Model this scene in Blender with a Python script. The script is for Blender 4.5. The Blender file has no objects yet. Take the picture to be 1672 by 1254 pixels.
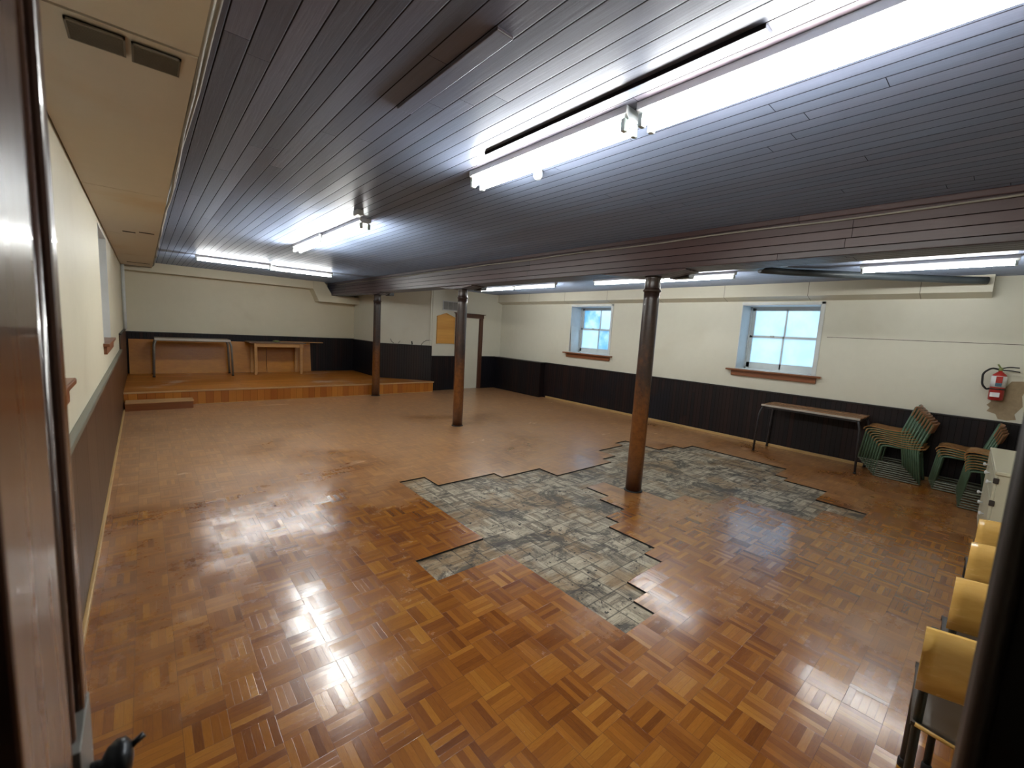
import bpy, bmesh, math, random
from mathutils import Vector, Matrix
random.seed(7)
S = bpy.context.scene
COL = S.collection

# ------------------------------------------------------------------ camera
def make_camera():
    cd = bpy.data.cameras.new('camera'); co = bpy.data.objects.new('camera', cd); COL.objects.link(co)
    pi_, ro, ya = [math.radians(a) for a in (6.964, 3.342, 40.885)]
    fw = Vector((math.sin(ya)*math.cos(pi_), math.cos(ya)*math.cos(pi_), -math.sin(pi_)))
    r = Vector((math.cos(ya), -math.sin(ya), 0)); u = r.cross(fw)
    r2 = math.cos(ro)*r + math.sin(ro)*u; u2 = -math.sin(ro)*r + math.cos(ro)*u
    m = Matrix((r2, u2, -fw)).transposed().to_4x4(); m.translation = (0, 0, 1.6)
    co.matrix_world = m
    cd.sensor_width = 36; cd.sensor_fit = 'HORIZONTAL'; cd.lens = 698.36/1672*36
    cd.clip_start = 0.02; cd.clip_end = 100
    cd.dof.use_dof = True; cd.dof.focus_distance = 4.5; cd.dof.aperture_fstop = cd.lens/3.5
    S.camera = co
make_camera()

# ------------------------------------------------------------------ world and exposure
S.view_settings.view_transform = 'Standard'; S.view_settings.look = 'None'
S.view_settings.gamma = 1; S.view_settings.use_curve_mapping = False
S.view_settings.exposure = 2.66
TUBE = 12.0
W = bpy.data.worlds.new('overcast_sky'); S.world = W; W.use_nodes = True
bg = W.node_tree.nodes['Background']; bg.inputs[0].default_value = (0.53, 0.78, 1.0, 1); bg.inputs[1].default_value = 0.30

# ------------------------------------------------------------------ measured room (metres)
XL, XR, YB, Y3 = -0.30, 7.675, 12.06, 9.48
XA, YA = 4.475, 10.37          # side wall of the stage recess and where the slanted wall starts
XD = 5.47                      # where the slanted wall meets the far wall
YN = -0.50                     # near wall
ZC = 2.58                      # plank ceiling
ZS = 0.257                     # stage height
YS = 9.27                      # stage front

# ------------------------------------------------------------------ node helper
class NT:
    def __init__(s, name):
        s.m = bpy.data.materials.new(name); s.m.use_nodes = True
        s.t = s.m.node_tree; s.b = s.t.nodes['Principled BSDF']; s.out = s.t.nodes['Material Output']
    def n(s, typ, **kw):
        x = s.t.nodes.new(typ)
        for k, v in kw.items(): setattr(x, k, v)
        return x
    def put(s, sock, v):
        if v is None: return
        if isinstance(v, bpy.types.NodeSocket): s.t.links.new(v, sock)
        elif isinstance(v, (tuple, list)) and len(v) == 3 and sock.type == 'RGBA': sock.default_value = (*v, 1)
        else: sock.default_value = v
    def math(s, op, a, b=None, c=None, clamp=False):
        x = s.n('ShaderNodeMath', operation=op); x.use_clamp = clamp
        s.put(x.inputs[0], a); s.put(x.inputs[1], b); s.put(x.inputs[2], c)
        return x.outputs[0]
    def vmath(s, op, a, b=None, scale=None):
        x = s.n('ShaderNodeVectorMath', operation=op); s.put(x.inputs[0], a); s.put(x.inputs[1], b)
        if scale is not None: s.put(x.inputs['Scale'], scale)
        return x.outputs[0]
    def mix(s, f, a, b, mode='MIX'):
        x = s.n('ShaderNodeMix', data_type='RGBA', blend_type=mode)
        s.put(x.inputs['Factor'], f); s.put(x.inputs['A'], a); s.put(x.inputs['B'], b)
        return [o for o in x.outputs if o.type == 'RGBA'][0]
    def mixf(s, f, a, b):
        x = s.n('ShaderNodeMix', data_type='FLOAT')
        s.put(x.inputs[0], f); s.put(x.inputs[2], a); s.put(x.inputs[3], b)
        return x.outputs[0]
    def pos(s):
        tc = s.n('ShaderNodeTexCoord'); sp = s.n('ShaderNodeSeparateXYZ'); s.t.links.new(tc.outputs['Object'], sp.inputs[0])
        return tc.outputs['Object'], sp.outputs[0], sp.outputs[1], sp.outputs[2]
    def comb(s, x, y, z):
        c = s.n('ShaderNodeCombineXYZ'); s.put(c.inputs[0], x); s.put(c.inputs[1], y); s.put(c.inputs[2], z); return c.outputs[0]
    def noise(s, vec, scale, detail=3, rough=.5, dist=0):
        x = s.n('ShaderNodeTexNoise'); s.put(x.inputs['Vector'], vec); x.inputs['Scale'].default_value = scale
        x.inputs['Detail'].default_value = detail; x.inputs['Roughness'].default_value = rough; x.inputs['Distortion'].default_value = dist
        return x.outputs['Fac']
    def white(s, vec):
        x = s.n('ShaderNodeTexWhiteNoise', noise_dimensions='3D'); s.put(x.inputs['Vector'], vec)
        return x.outputs['Value'], x.outputs['Color']
    def ramp(s, f, stops, interp='LINEAR'):
        x = s.n('ShaderNodeValToRGB'); s.put(x.inputs[0], f); x.color_ramp.interpolation = interp
        e = x.color_ramp.elements
        while len(e) > 1: e.remove(e[0])
        e[0].position = stops[0][0]; e[0].color = (*stops[0][1], 1) if not isinstance(stops[0][1], float) else (stops[0][1],)*3+(1,)
        for p, c in stops[1:]:
            q = e.new(p); q.color = (*c, 1) if not isinstance(c, float) else (c, c, c, 1)
        return x.outputs[0]
    def sstep(s, x, a, b):
        n = s.n('ShaderNodeMapRange', interpolation_type='SMOOTHSTEP')
        s.put(n.inputs[0], x); n.inputs[1].default_value = a; n.inputs[2].default_value = b
        return n.outputs[0]
    def bump(s, h, strength=.3, dist=.01, normal=None):
        x = s.n('ShaderNodeBump'); x.inputs['Strength'].default_value = strength; x.inputs['Distance'].default_value = dist
        s.put(x.inputs['Height'], h)
        if normal is not None: s.put(x.inputs['Normal'], normal)
        return x.outputs[0]
    def done(s, col=None, rough=None, normal=None, metal=None, coat=None, spec=None):
        s.put(s.b.inputs['Base Color'], col); s.put(s.b.inputs['Roughness'], rough); s.put(s.b.inputs['Normal'], normal)
        s.put(s.b.inputs['Metallic'], metal); s.put(s.b.inputs['Coat Weight'], coat); s.put(s.b.inputs['Specular IOR Level'], spec)
        return s.m

def plain(name, col, rough=.5, metal=0., var=.12, scale=8, bump=0., coat=None, spec=None):
    s = NT(name); P, x, y, z = s.pos()
    f = s.noise(P, scale, 4, .6)
    dk = tuple(c*(1-var) for c in col); lt = tuple(min(1, c*(1+var)) for c in col)
    c = s.ramp(f, [(.3, dk), (.7, lt)])
    nrm = s.bump(s.noise(P, scale*12, 3), bump, .004) if bump else None
    return s.done(c, s.mixf(f, max(0, rough-.05), min(1, rough+.05)), nrm, metal, coat, spec)

def wood(name, a, b, axis='Y', scale=1., rough=.4, coat=0., stretch=.06, knots=0., spec=None):
    """fine grain running along axis"""
    s = NT(name); P, x, y, z = s.pos()
    k = {'X': (stretch, 1, 1), 'Y': (1, stretch, 1), 'Z': (1, 1, stretch)}[axis]
    v = s.comb(s.math('MULTIPLY', x, k[0]), s.math('MULTIPLY', y, k[1]), s.math('MULTIPLY', z, k[2]))
    g = s.noise(v, 40*scale, 5, .6, .4); big = s.noise(v, 7*scale, 3, .5, .6)
    f = s.math('ADD', s.math('MULTIPLY', g, .55), s.math('MULTIPLY', big, .5))
    c = s.ramp(f, [(.35, a), (.68, b)])
    if knots:
        vo = s.n('ShaderNodeTexVoronoi'); s.put(vo.inputs['Vector'], P); vo.inputs['Scale'].default_value = knots
        kf = s.math('SUBTRACT', 1., s.sstep(vo.outputs['Distance'], .04, .12))
        c = s.mix(kf, c, (a[0]*.25, a[1]*.2, a[2]*.2))
    return s.done(c, s.mixf(g, rough-.06, rough+.08), s.bump(g, .12, .003), 0., coat, spec)

def planks(name, cols, across, width, along, length=2.4, rough=(.28, .5), gap=.004, spec=.5, grain=1., offset=0., gapcol=(.002, .001, .001), stain=None, bumpd=.004, coat=0., glare_sheen=0.):
    """boards: across / along give one or more axes to add together, e.g. 'XZ' for a cladding that wraps a beam"""
    s = NT(name); P, x, y, z = s.pos(); A = {'X': x, 'Y': y, 'Z': z}
    ac = A[across[0]]
    for q in across[1:]: ac = s.math('ADD', ac, A[q])
    al = A[along]
    u = s.math('DIVIDE', s.math('ADD', ac, offset + 20*width), width); i = s.math('FLOOR', u); fu = s.math('FRACT', u)
    h1, _ = s.white(s.comb(i, 3.3, 1.7))
    v = s.math('DIVIDE', s.math('ADD', al, s.math('MULTIPLY', h1, length)), length); j = s.math('FLOOR', v); fv = s.math('FRACT', v)
    h2, hc = s.white(s.comb(i, j, .5))
    e1 = s.math('MULTIPLY', s.math('MINIMUM', fu, s.math('SUBTRACT', 1., fu)), width)
    e2 = s.math('MULTIPLY', s.math('MINIMUM', fv, s.math('SUBTRACT', 1., fv)), length)
    e = s.math('MINIMUM', e1, s.math('MULTIPLY', e2, 2.))
    gp = s.sstep(e, gap*.3, gap)
    gv = s.comb(s.math('MULTIPLY', ac, 1.), s.math('MULTIPLY', al, .05), s.math('MULTIPLY', h2, 30.))
    g = s.noise(gv, 70*grain, 5, .65, .6)
    c = s.ramp(s.math('ADD', s.math('MULTIPLY', h2, .6), s.math('MULTIPLY', g, .4)), [(.2, cols[0]), (.5, cols[1]), (.8, cols[2])])
    if stain:
        sf = s.sstep(s.noise(P, stain[0], 4, .6), stain[1], stain[2]); c = s.mix(sf, c, stain[3])
    c = s.mix(gp, gapcol, c)
    tilt = s.vmath('SCALE', s.vmath('SUBTRACT', hc, (.5, .5, .5)), scale=.03)
    ge = s.n('ShaderNodeNewGeometry'); nn = s.vmath('NORMALIZE', s.vmath('ADD', ge.outputs['Normal'], tilt))
    ht = s.math('ADD', s.math('MULTIPLY', gp, .25), s.math('MULTIPLY', g, .22))
    if glare_sheen:   # bluish sheen painted in for lens glare around the tubes
        s.put(s.b.inputs['Sheen Weight'], s.math('MULTIPLY', s.math('MULTIPLY', gp, glare_sheen), s.math('ADD', .75, s.math('MULTIPLY', g, .5))))
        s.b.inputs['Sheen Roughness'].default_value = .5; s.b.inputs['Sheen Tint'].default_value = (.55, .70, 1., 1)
    return s.done(c, s.mixf(gp, .9, s.mixf(g, rough[0], rough[1])), s.bump(ht, .7, bumpd, nn), 0., coat, s.math('MULTIPLY', gp, spec))

def parquet(name, sub=False):
    s = NT(name); P, x, y, z = s.pos(); T = .145
    u = s.math('DIVIDE', s.math('ADD', x, 29*T-.060), T); v = s.math('DIVIDE', s.math('ADD', y, 29*T-.015), T)
    i = s.math('FLOOR', u); j = s.math('FLOOR', v); fu = s.math('FRACT', u); fv = s.math('FRACT', v)
    par = s.math('MODULO', s.math('ADD', i, j), 2.)
    a = s.mixf(par, fu, fv); b = s.mixf(par, fv, fu)
    K = 5.
    k = s.math('FLOOR', s.math('MULTIPLY', a, K)); fa = s.math('FRACT', s.math('MULTIPLY', a, K))
    h, hc = s.white(s.comb(i, j, s.math('ADD', k, .5))); th, tc = s.white(s.comb(i, j, 77.))
    es = s.math('MULTIPLY', s.math('MINIMUM', fa, s.math('SUBTRACT', 1., fa)), T/K)
    et = s.math('MULTIPLY', s.math('MINIMUM', s.math('MINIMUM', fu, s.math('SUBTRACT', 1., fu)), s.math('MINIMUM', fv, s.math('SUBTRACT', 1., fv))), T)
    gs = s.sstep(es, .0, .0011); gt = s.sstep(et, .0, .0018)
    gv = s.comb(s.math('MULTIPLY', a, 5.), s.math('MULTIPLY', b, .5), s.math('ADD', s.math('MULTIPLY', h, 40.), s.math('MULTIPLY', i, 3.)))
    g = s.noise(gv, 7, 4, .6, .3)
    big = s.noise(P, .55, 4, .6, .5); med = s.noise(P, 2.2, 5, .65, .4); fine = s.noise(P, 14, 4, .7)
    tilt = s.vmath('ADD', s.vmath('SCALE', s.vmath('SUBTRACT', tc, (.5, .5, .5)), scale=.032), s.vmath('SCALE', s.vmath('SUBTRACT', hc, (.5, .5, .5)), scale=.016))
    ge = s.n('ShaderNodeNewGeometry'); nn = s.vmath('NORMALIZE', s.vmath('ADD', ge.outputs['Normal'], tilt))
    if not sub:
        f = s.math('ADD', s.math('ADD', s.math('MULTIPLY', h, .50), s.math('MULTIPLY', th, .16)), s.math('MULTIPLY', g, .34))
        c = s.ramp(f, [(.15, (.130, .037, .005)), (.40, (.225, .072, .008)), (.62, (.290, .105, .012)), (.88, (.41, .180, .024))])
        # pale scuffs and dust trodden into the varnish
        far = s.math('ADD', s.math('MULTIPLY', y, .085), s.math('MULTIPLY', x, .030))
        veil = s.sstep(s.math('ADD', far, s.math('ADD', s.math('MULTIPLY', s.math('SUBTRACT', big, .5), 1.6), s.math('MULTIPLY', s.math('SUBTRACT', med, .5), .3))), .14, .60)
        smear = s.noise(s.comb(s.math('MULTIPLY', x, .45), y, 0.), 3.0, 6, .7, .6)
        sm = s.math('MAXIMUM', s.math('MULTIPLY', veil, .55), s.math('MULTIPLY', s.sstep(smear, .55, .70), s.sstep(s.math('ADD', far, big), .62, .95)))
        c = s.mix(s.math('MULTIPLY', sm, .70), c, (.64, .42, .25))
        c = s.mix(s.math('MULTIPLY', s.sstep(fine, .62, .75), s.math('MULTIPLY', s.sstep(med, .5, .7), .35)), c, (.10, .045, .02))
        c = s.mix(s.math('MULTIPLY', s.math('SUBTRACT', 1., gs), .55), c, (.05, .015, .004))
        c = s.mix(s.math('MULTIPLY', s.math('SUBTRACT', 1., gt), .5), c, (.04, .014, .005))
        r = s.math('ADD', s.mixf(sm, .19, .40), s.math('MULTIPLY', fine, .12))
        ht = s.math('ADD', s.math('ADD', s.math('MULTIPLY', gs, .12), s.math('MULTIPLY', gt, .05)), s.math('ADD', s.math('MULTIPLY', fine, .3), s.math('MULTIPLY', g, .12)))
        nb = s.bump(ht, .5, .0018, nn)
        s.put(s.b.inputs['Coat Roughness'], s.mixf(sm, .12, .30)); s.put(s.b.inputs['Coat Normal'], nb)
        return s.done(c, r, nb, 0., s.mixf(sm, .60, .40), .5)
    f = s.math('ADD', s.math('ADD', s.math('MULTIPLY', h, .22), s.math('MULTIPLY', g, .40)), s.math('MULTIPLY', med, .46))
    st = s.noise(s.comb(s.math('MULTIPLY', a, 9.), s.math('MULTIPLY', b, 1.2), s.math('MULTIPLY', th, 50.)), 3.2, 6, .75, .5)
    f = s.math('ADD', s.math('MULTIPLY', f, .72), s.math('MULTIPLY', st, .28))
    c = s.ramp(f, [(.38, (.040, .034, .027)), (.46, (.18, .150, .112)), (.55, (.38, .33, .25)), (.67, (.58, .52, .41))])
    c = s.mix(s.math('MULTIPLY', s.sstep(s.noise(P, 1.9, 4, .6), .47, .60), .60), c, (.25, .145, .055))
    blk = s.math('MULTIPLY', s.sstep(s.noise(P, 2.4, 8, .82, 1.2), .49, .585), .82)
    c = s.mix(blk, c, (.030, .027, .025))
    c = s.mix(s.sstep(s.noise(P, 24, 2, .5), .675, .70), c, (.006, .006, .006))
    lin = s.math('MULTIPLY', s.math('SUBTRACT', 1., s.sstep(et, .0, .0075)), s.sstep(s.noise(P, 5, 3, .6), .32, .48))
    c = s.mix(s.math('MULTIPLY', lin, .85), c, (.015, .013, .012))
    c = s.mix(s.math('MULTIPLY', s.math('SUBTRACT', 1., s.sstep(es, .0, .0018)), .40), c, (.04, .035, .03))
    return s.done(c, s.mixf(med, .30, .60), s.bump(s.math('ADD', fine, s.math('MULTIPLY', gs, .4)), .5, .003, nn), 0., 0., .4)

def paint(name, col, dirt=(.36, .28, .15), rough=.5, amount=.5, seam=None):
    s = NT(name); P, x, y, z = s.pos()
    f = s.noise(P, .9, 5, .55, .3); f2 = s.noise(P, 9, 4, .6)
    c = s.mix(f2, tuple(q*.96 for q in col), tuple(min(1, q*1.03) for q in col))
    c = s.mix(s.math('MULTIPLY', s.sstep(f, .52, .78), amount), c, dirt)
    if seam:
        ax = {'X': x, 'Y': y, 'Z': z}[seam[0]]
        fr = s.math('FRACT', s.math('DIVIDE', s.math('ADD', ax, 20*seam[1]+seam[2]), seam[1]))
        e = s.math('MULTIPLY', s.math('MINIMUM', fr, s.math('SUBTRACT', 1., fr)), seam[1])
        c = s.mix(s.sstep(e, .001, .006), (.16, .14, .10), c)
    return s.done(c, rough, s.bump(s.noise(P, 60, 3), .08, .003))

def emit(name, col, strength):
    s = NT(name); s.b.inputs['Base Color'].default_value = (.8, .8, .8, 1)
    s.b.inputs['Emission Color'].default_value = (*col, 1); s.b.inputs['Emission Strength'].default_value = strength
    return s.m

M = {}
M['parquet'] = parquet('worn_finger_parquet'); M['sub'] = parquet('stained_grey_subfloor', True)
M['adhesive'] = plain('black_adhesive_edge', (.004, .004, .004), .8)
M['wall'] = paint('cream_wall_paint', (.64, .60, .46), amount=.20)
M['wall_far'] = paint('pale_wall_paint', (.63, .625, .53), amount=.12)
M['soffit'] = paint('cream_soffit_board', (.57, .50, .39), (.50, .34, .16), amount=.7)
M['soffit_w'] = paint('cream_boxing', (.60, .58, .48), amount=.2, seam=('Y', 1.22, .35))
M['ceiling'] = planks('dark_varnished_ceiling_boards', [(.024, .0110, .0095), (.037, .0170, .0145), (.054, .0250, .0210)], 'X', .082, 'Y', 2.6, rough=(.32, .50), spec=.55, gap=.0038, gapcol=(.012, .009, .009), glare_sheen=.50)
M['beam'] = planks('dark_varnished_beam_boards', [(.030, .014, .013), (.048, .021, .018), (.065, .030, .026)], 'XZ', .066, 'Y', 3.3, rough=(.30, .5), glare_sheen=.22)
M['wains_r'] = planks('dark_beadboard', [(.0050, .0040, .0060), (.0100, .0052, .0058), (.0180, .0070, .0060)], 'XY', .062, 'Z', 9., rough=(.40, .60), gap=.002, gapcol=(.003, .0022, .0024), bumpd=.002, spec=.3, stain=(.6, .46, .60, (.0055, .0055, .0095)))
M['wains_d'] = planks('dark_beadboard_slanted', [(.0050, .0040, .0060), (.0100, .0052, .0058), (.0180, .0070, .0060)], 'X', .045, 'Z', 9., rough=(.40, .60), gap=.002, gapcol=(.003, .0022, .0024), bumpd=.002)
M['wains_l'] = planks('brown_wall_panelling', [(.050, .022, .010), (.060, .026, .012), (.070, .032, .015)], 'Y', .60, 'Z', 9., rough=(.32, .45), gap=.002, bumpd=.001)
M['cap'] = plain('grey_green_painted_cap', (.15, .15, .115), .4)
M['capdark'] = plain('dark_cap_moulding', (.010, .009, .009), .4)
M['pine'] = wood('yellow_pine_strip', (.38, .24, .09), (.58, .38, .16), 'Y', rough=.4)
M['pineZ'] = planks('knotty_pine_fascia_boards', [(.36, .105, .009), (.44, .145, .014), (.54, .205, .026)], 'X', .115, 'Z', 9., rough=(.30, .42), gap=.002, grain=.6)
M['deck'] = planks('worn_stage_boards', [(.38, .125, .012), (.46, .165, .020), (.56, .22, .034)], 'Y', .085, 'X', 1.6, rough=(.24, .42), gap=.0018, stain=(1.6, .56, .70, (.60, .40, .28)), bumpd=.0015)
M['step'] = wood('reddish_step_board', (.17, .048, .010), (.25, .085, .020), 'X', rough=.35)
M['steplight'] = wood('worn_step_tread', (.42, .23, .09), (.55, .34, .16), 'X', rough=.4)
M['ply'] = wood('orange_hardboard', (.40, .150, .012), (.52, .215, .020), 'X', .4, rough=.33, stretch=.4)
M['trim'] = wood('brown_door_casing', (.060, .024, .014), (.11, .045, .026), 'Z', rough=.35)
M['sillwood'] = wood('orange_brown_sill', (.15, .050, .018), (.24, .085, .032), 'Y', rough=.35)
M['doorwhite'] = paint('white_door_paint', (.66, .66, .56), amount=.06, rough=.35)
M['winpaint'] = plain('grey_white_window_paint', (.62, .66, .66), .4, var=.05)
M['reveal'] = plain('pale_reveal_paint', (.60, .62, .62), .45, var=.05)
M['darkdoor'] = wood('glossy_brown_door', (.030, .012, .007), (.056, .023, .012), 'Z', .7, rough=.27, coat=.35)
M['jamb'] = wood('jamb_shade_black', (.0035, .0022, .0020), (.0060, .0036, .0030), 'Z', rough=.5, spec=.25)  # near black paints in the jamb's unlit side; door recesses share it
M['jambedge'] = wood('jamb_edge_lit_brown', (.020, .013, .010), (.035, .022, .016), 'Z', rough=.45)  # lighter brown paints in the room light caught on the jamb edge
M['iron'] = plain('dark_iron', (.018, .020, .024), .32, .7)
M['plate'] = plain('grey_lock_plate', (.14, .135, .125), .45, .4)
M['tubes'] = emit('lit_fluorescent_tube', (.98, .985, .94), TUBE)
M['fix'] = plain('white_enamel_fixture', (.55, .57, .58), .35, var=.04)
M['socket'] = plain('lampholder_plastic', (.42, .48, .46), .4)
M['cable'] = plain('grey_cable', (.24, .22, .18), .5)
M['blackcable'] = plain('black_cable', (.02, .02, .02), .5)
M['ventdark'] = plain('brown_grille', (.13, .108, .075), .6)
M['ventgrey'] = plain('grey_louvre', (.30, .31, .30), .5)
M['plaque'] = wood('light_knotty_plaque', (.55, .26, .045), (.70, .37, .075), 'X', .5, rough=.4, knots=3.)
M['chairply'] = wood('varnished_chair_plywood', (.30, .145, .045), (.44, .23, .08), 'Y', .8, rough=.28, coat=.3, stretch=.2)
M['chairply2'] = wood('yellow_chair_plywood', (.56, .33, .08), (.72, .46, .14), 'X', .8, rough=.25, coat=.3, stretch=.15)
M['chairply3'] = wood('reddish_chair_backrest_plywood', (.20, .075, .030), (.30, .13, .05), 'X', .8, rough=.35)
M['green'] = plain('green_enamelled_tube', (.080, .150, .095), .38, .1, var=.15)
M['blackframe'] = plain('near_black_green_tube', (.012, .016, .013), .4)
M['seatdark'] = plain('dark_brown_seat', (.030, .018, .010), .4)  # seat coloured dark brown, darker than the backrest
M['rubber'] = plain('black_rubber', (.01, .01, .01), .7)
M['runner'] = plain('worn_steel_runner', (.12, .13, .10), .4, .5)
M['steel'] = plain('grey_painted_tube', (.20, .19, .165), .38, .3)
M['darkleg'] = plain('dark_grey_tube', (.045, .045, .050), .4, .4)
M['tabletop'] = wood('brown_laminate_top', (.36, .19, .09), (.44, .25, .13), 'X', .35, rough=.25, coat=.2)
M['pipegrey'] = plain('blue_grey_painted_pipe', (.060, .075, .085), .45)
M['edgemetal'] = plain('pale_metal_edge', (.50, .48, .44), .35, .5)
M['wtable'] = wood('plain_wooden_table', (.40, .20, .065), (.52, .28, .10), 'X', rough=.45)
M['wtabledark'] = wood('weathered_table_top', (.12, .066, .038), (.22, .13, .08), 'X', rough=.5)
M['tgrey'] = wood('grey_brown_table_top', (.12, .09, .065), (.22, .17, .13), 'X', rough=.4)
M['cab'] = paint('cream_cabinet_paint', (.62, .60, .46), amount=.1, rough=.35)
M['rust'] = plain('rusty_hinge', (.035, .025, .020), .6)
M['red'] = plain('red_enamel', (.38, .022, .018), .3, var=.1)
M['white'] = plain('white_label', (.72, .74, .76), .5, var=.03)
M['blue'] = plain('blue_label', (.05, .12, .18), .5)
M['brass'] = plain('dull_brass', (.22, .26, .10), .4, .5)
M['plaster'] = plain('bare_tan_plaster', (.33, .255, .16), .85, var=.15, scale=20, bump=.3)
M['crack'] = plain('dark_gap', (.045, .036, .028), .9)
M['marks'] = plain('black_paint_drips', (.03, .03, .025), .7)
M['darkpaint'] = plain('corridor_dark_paint', (.02, .018, .016), .7)  # even dark colour for the unseen passage
def column_mat():
    s = NT('worn_painted_iron_column'); P, x, y, z = s.pos()
    f = s.noise(s.comb(x, y, s.math('MULTIPLY', z, .35)), 5, 5, .65, .8); f2 = s.noise(P, 22, 4, .6)
    dark = s.ramp(f2, [(.3, (.022, .013, .011)), (.7, (.042, .022, .016))])
    warm = s.ramp(f2, [(.3, (.13, .038, .007)), (.7, (.24, .085, .014))])
    h = s.sstep(s.math('ADD', z, s.math('MULTIPLY', s.math('SUBTRACT', f, .5), 2.4)), 1.5, .7)
    low = s.sstep(z, .0, .5)
    c = s.mix(s.math('MULTIPLY', h, s.mixf(low, .35, .8)), dark, warm)
    c = s.mix(s.sstep(f2, .66, .74), c, (.012, .008, .006))
    return s.done(c, s.mixf(f2, .22, .42), s.bump(f2, .15, .004), 0., .15, .5)
M['column'] = column_mat()
def pane_mat(name, tint, amt):
    s = NT(name); P, x, y, z = s.pos()
    t = s.n('ShaderNodeBsdfTranslucent'); g = s.n('ShaderNodeBsdfGlossy'); mx = s.n('ShaderNodeMixShader')
    f = s.noise(P, 3.5, 4, .6); c = s.mix(s.math('MULTIPLY', s.sstep(f, .3, .7), amt), (.92, .95, .96), tint)
    s.put(t.inputs['Color'], c); g.inputs['Roughness'].default_value = .25; mx.inputs[0].default_value = .06
    s.t.links.new(t.outputs[0], mx.inputs[1]); s.t.links.new(g.outputs[0], mx.inputs[2]); s.t.links.new(mx.outputs[0], s.out.inputs['Surface'])
    return s.m
M['pane'] = pane_mat('frosted_pane', (.78, .88, .96), .7)
M['paneblue'] = pane_mat('bluish_frosted_pane', (.42, .66, .82), 1.)

# ------------------------------------------------------------------ mesh helpers
def bm_new(): return bmesh.new()
def add_box(bm, x0, x1, y0, y1, z0, z1, bev=0., mat=0):
    x0, x1 = sorted((x0, x1)); y0, y1 = sorted((y0, y1)); z0, z1 = sorted((z0, z1))
    r = bmesh.ops.create_cube(bm, size=1.)
    for v in r['verts']:
        v.co = Vector((x0+(v.co.x+.5)*(x1-x0), y0+(v.co.y+.5)*(y1-y0), z0+(v.co.z+.5)*(z1-z0)))
    fs = set(f for v in r['verts'] for f in v.link_faces)
    for f in fs: f.material_index = mat
    if bev:
        es = list({e for f in fs for e in f.edges})
        bmesh.ops.bevel(bm, geom=es, offset=bev, segments=2, affect='EDGES', profile=.5)
    return r['verts']
def add_prism(bm, poly, axis, a, b, mat=0):
    """poly: list of 2D points; extruded along axis from a to b. axis X: (y,z); Y: (x,z); Z: (x,y)"""
    def P(p, t): return {'X': (t, p[0], p[1]), 'Y': (p[0], t, p[1]), 'Z': (p[0], p[1], t)}[axis]
    A = [bm.verts.new(P(p, a)) for p in poly]; B = [bm.verts.new(P(p, b)) for p in poly]
    fs = [bm.faces.new(A), bm.faces.new(B[::-1])]
    n = len(poly)
    for i in range(n): fs.append(bm.faces.new((A[i], B[i], B[(i+1) % n], A[(i+1) % n])))
    for f in fs: f.material_index = mat
    bmesh.ops.recalc_face_normals(bm, faces=fs)
    return A+B
def fillet(pts, r, n=4):
    pts = [Vector(p) for p in pts]; out = [pts[0]]
    for a, b, c in zip(pts, pts[1:], pts[2:]):
        d1 = (a-b); d2 = (c-b); q = min(r, d1.length*.45, d2.length*.45)
        p0 = b+d1.normalized()*q; p1 = b+d2.normalized()*q
        for k in range(n+1):
            t = k/n; out.append((1-t)**2*p0+2*t*(1-t)*b+t*t*p1)
    out.append(pts[-1]); return out
def add_tube(bm, pts, r, seg=10, mat=0, cap=True):
    pts = [Vector(p) for p in pts]; rings = []; nrm = None
    for i, p in enumerate(pts):
        d = (pts[min(i+1, len(pts)-1)]-pts[max(i-1, 0)]).normalized()
        if nrm is None:
            nrm = d.cross(Vector((0, 0, 1)) if abs(d.z) < .9 else Vector((1, 0, 0))).normalized()
        nrm = (nrm-d*nrm.dot(d)).normalized(); bn = d.cross(nrm)
        rr = r[i] if isinstance(r, (list, tuple)) else r
        rings.append([bm.verts.new(p+(nrm*math.cos(2*math.pi*k/seg)+bn*math.sin(2*math.pi*k/seg))*rr) for k in range(seg)])
    fs = []
    for a, b in zip(rings, rings[1:]):
        for k in range(seg):
            f = bm.faces.new((a[k], a[(k+1) % seg], b[(k+1) % seg], b[k])); f.smooth = True; fs.append(f)
    if cap: fs += [bm.faces.new(rings[0][::-1]), bm.faces.new(rings[-1])]
    for f in fs: f.material_index = mat
    bmesh.ops.recalc_face_normals(bm, faces=fs)
def add_lathe(bm, prof, cx, cy, seg=32, mat=0, axis='Z'):
    """prof: (r, z) list"""
    rings = []
    for r, z in prof:
        ring = []
        for k in range(seg):
            a = 2*math.pi*k/seg; q = (r*math.cos(a), r*math.sin(a))
            if axis == 'Z': co = (cx+q[0], cy+q[1], z)
            elif axis == 'X': co = (z, cx+q[0], cy+q[1])
            else: co = (cx+q[0], z, cy+q[1])
            ring.append(bm.verts.new(co))
        rings.append(ring)
    fs = []
    for a, b in zip(rings, rings[1:]):
        for k in range(seg):
            f = bm.faces.new((a[k], a[(k+1) % seg], b[(k+1) % seg], b[k])); f.smooth = True; fs.append(f)
    fs += [bm.faces.new(rings[0][::-1]), bm.faces.new(rings[-1])]
    for f in fs: f.material_index = mat
    bmesh.ops.recalc_face_normals(bm, faces=fs)
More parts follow.
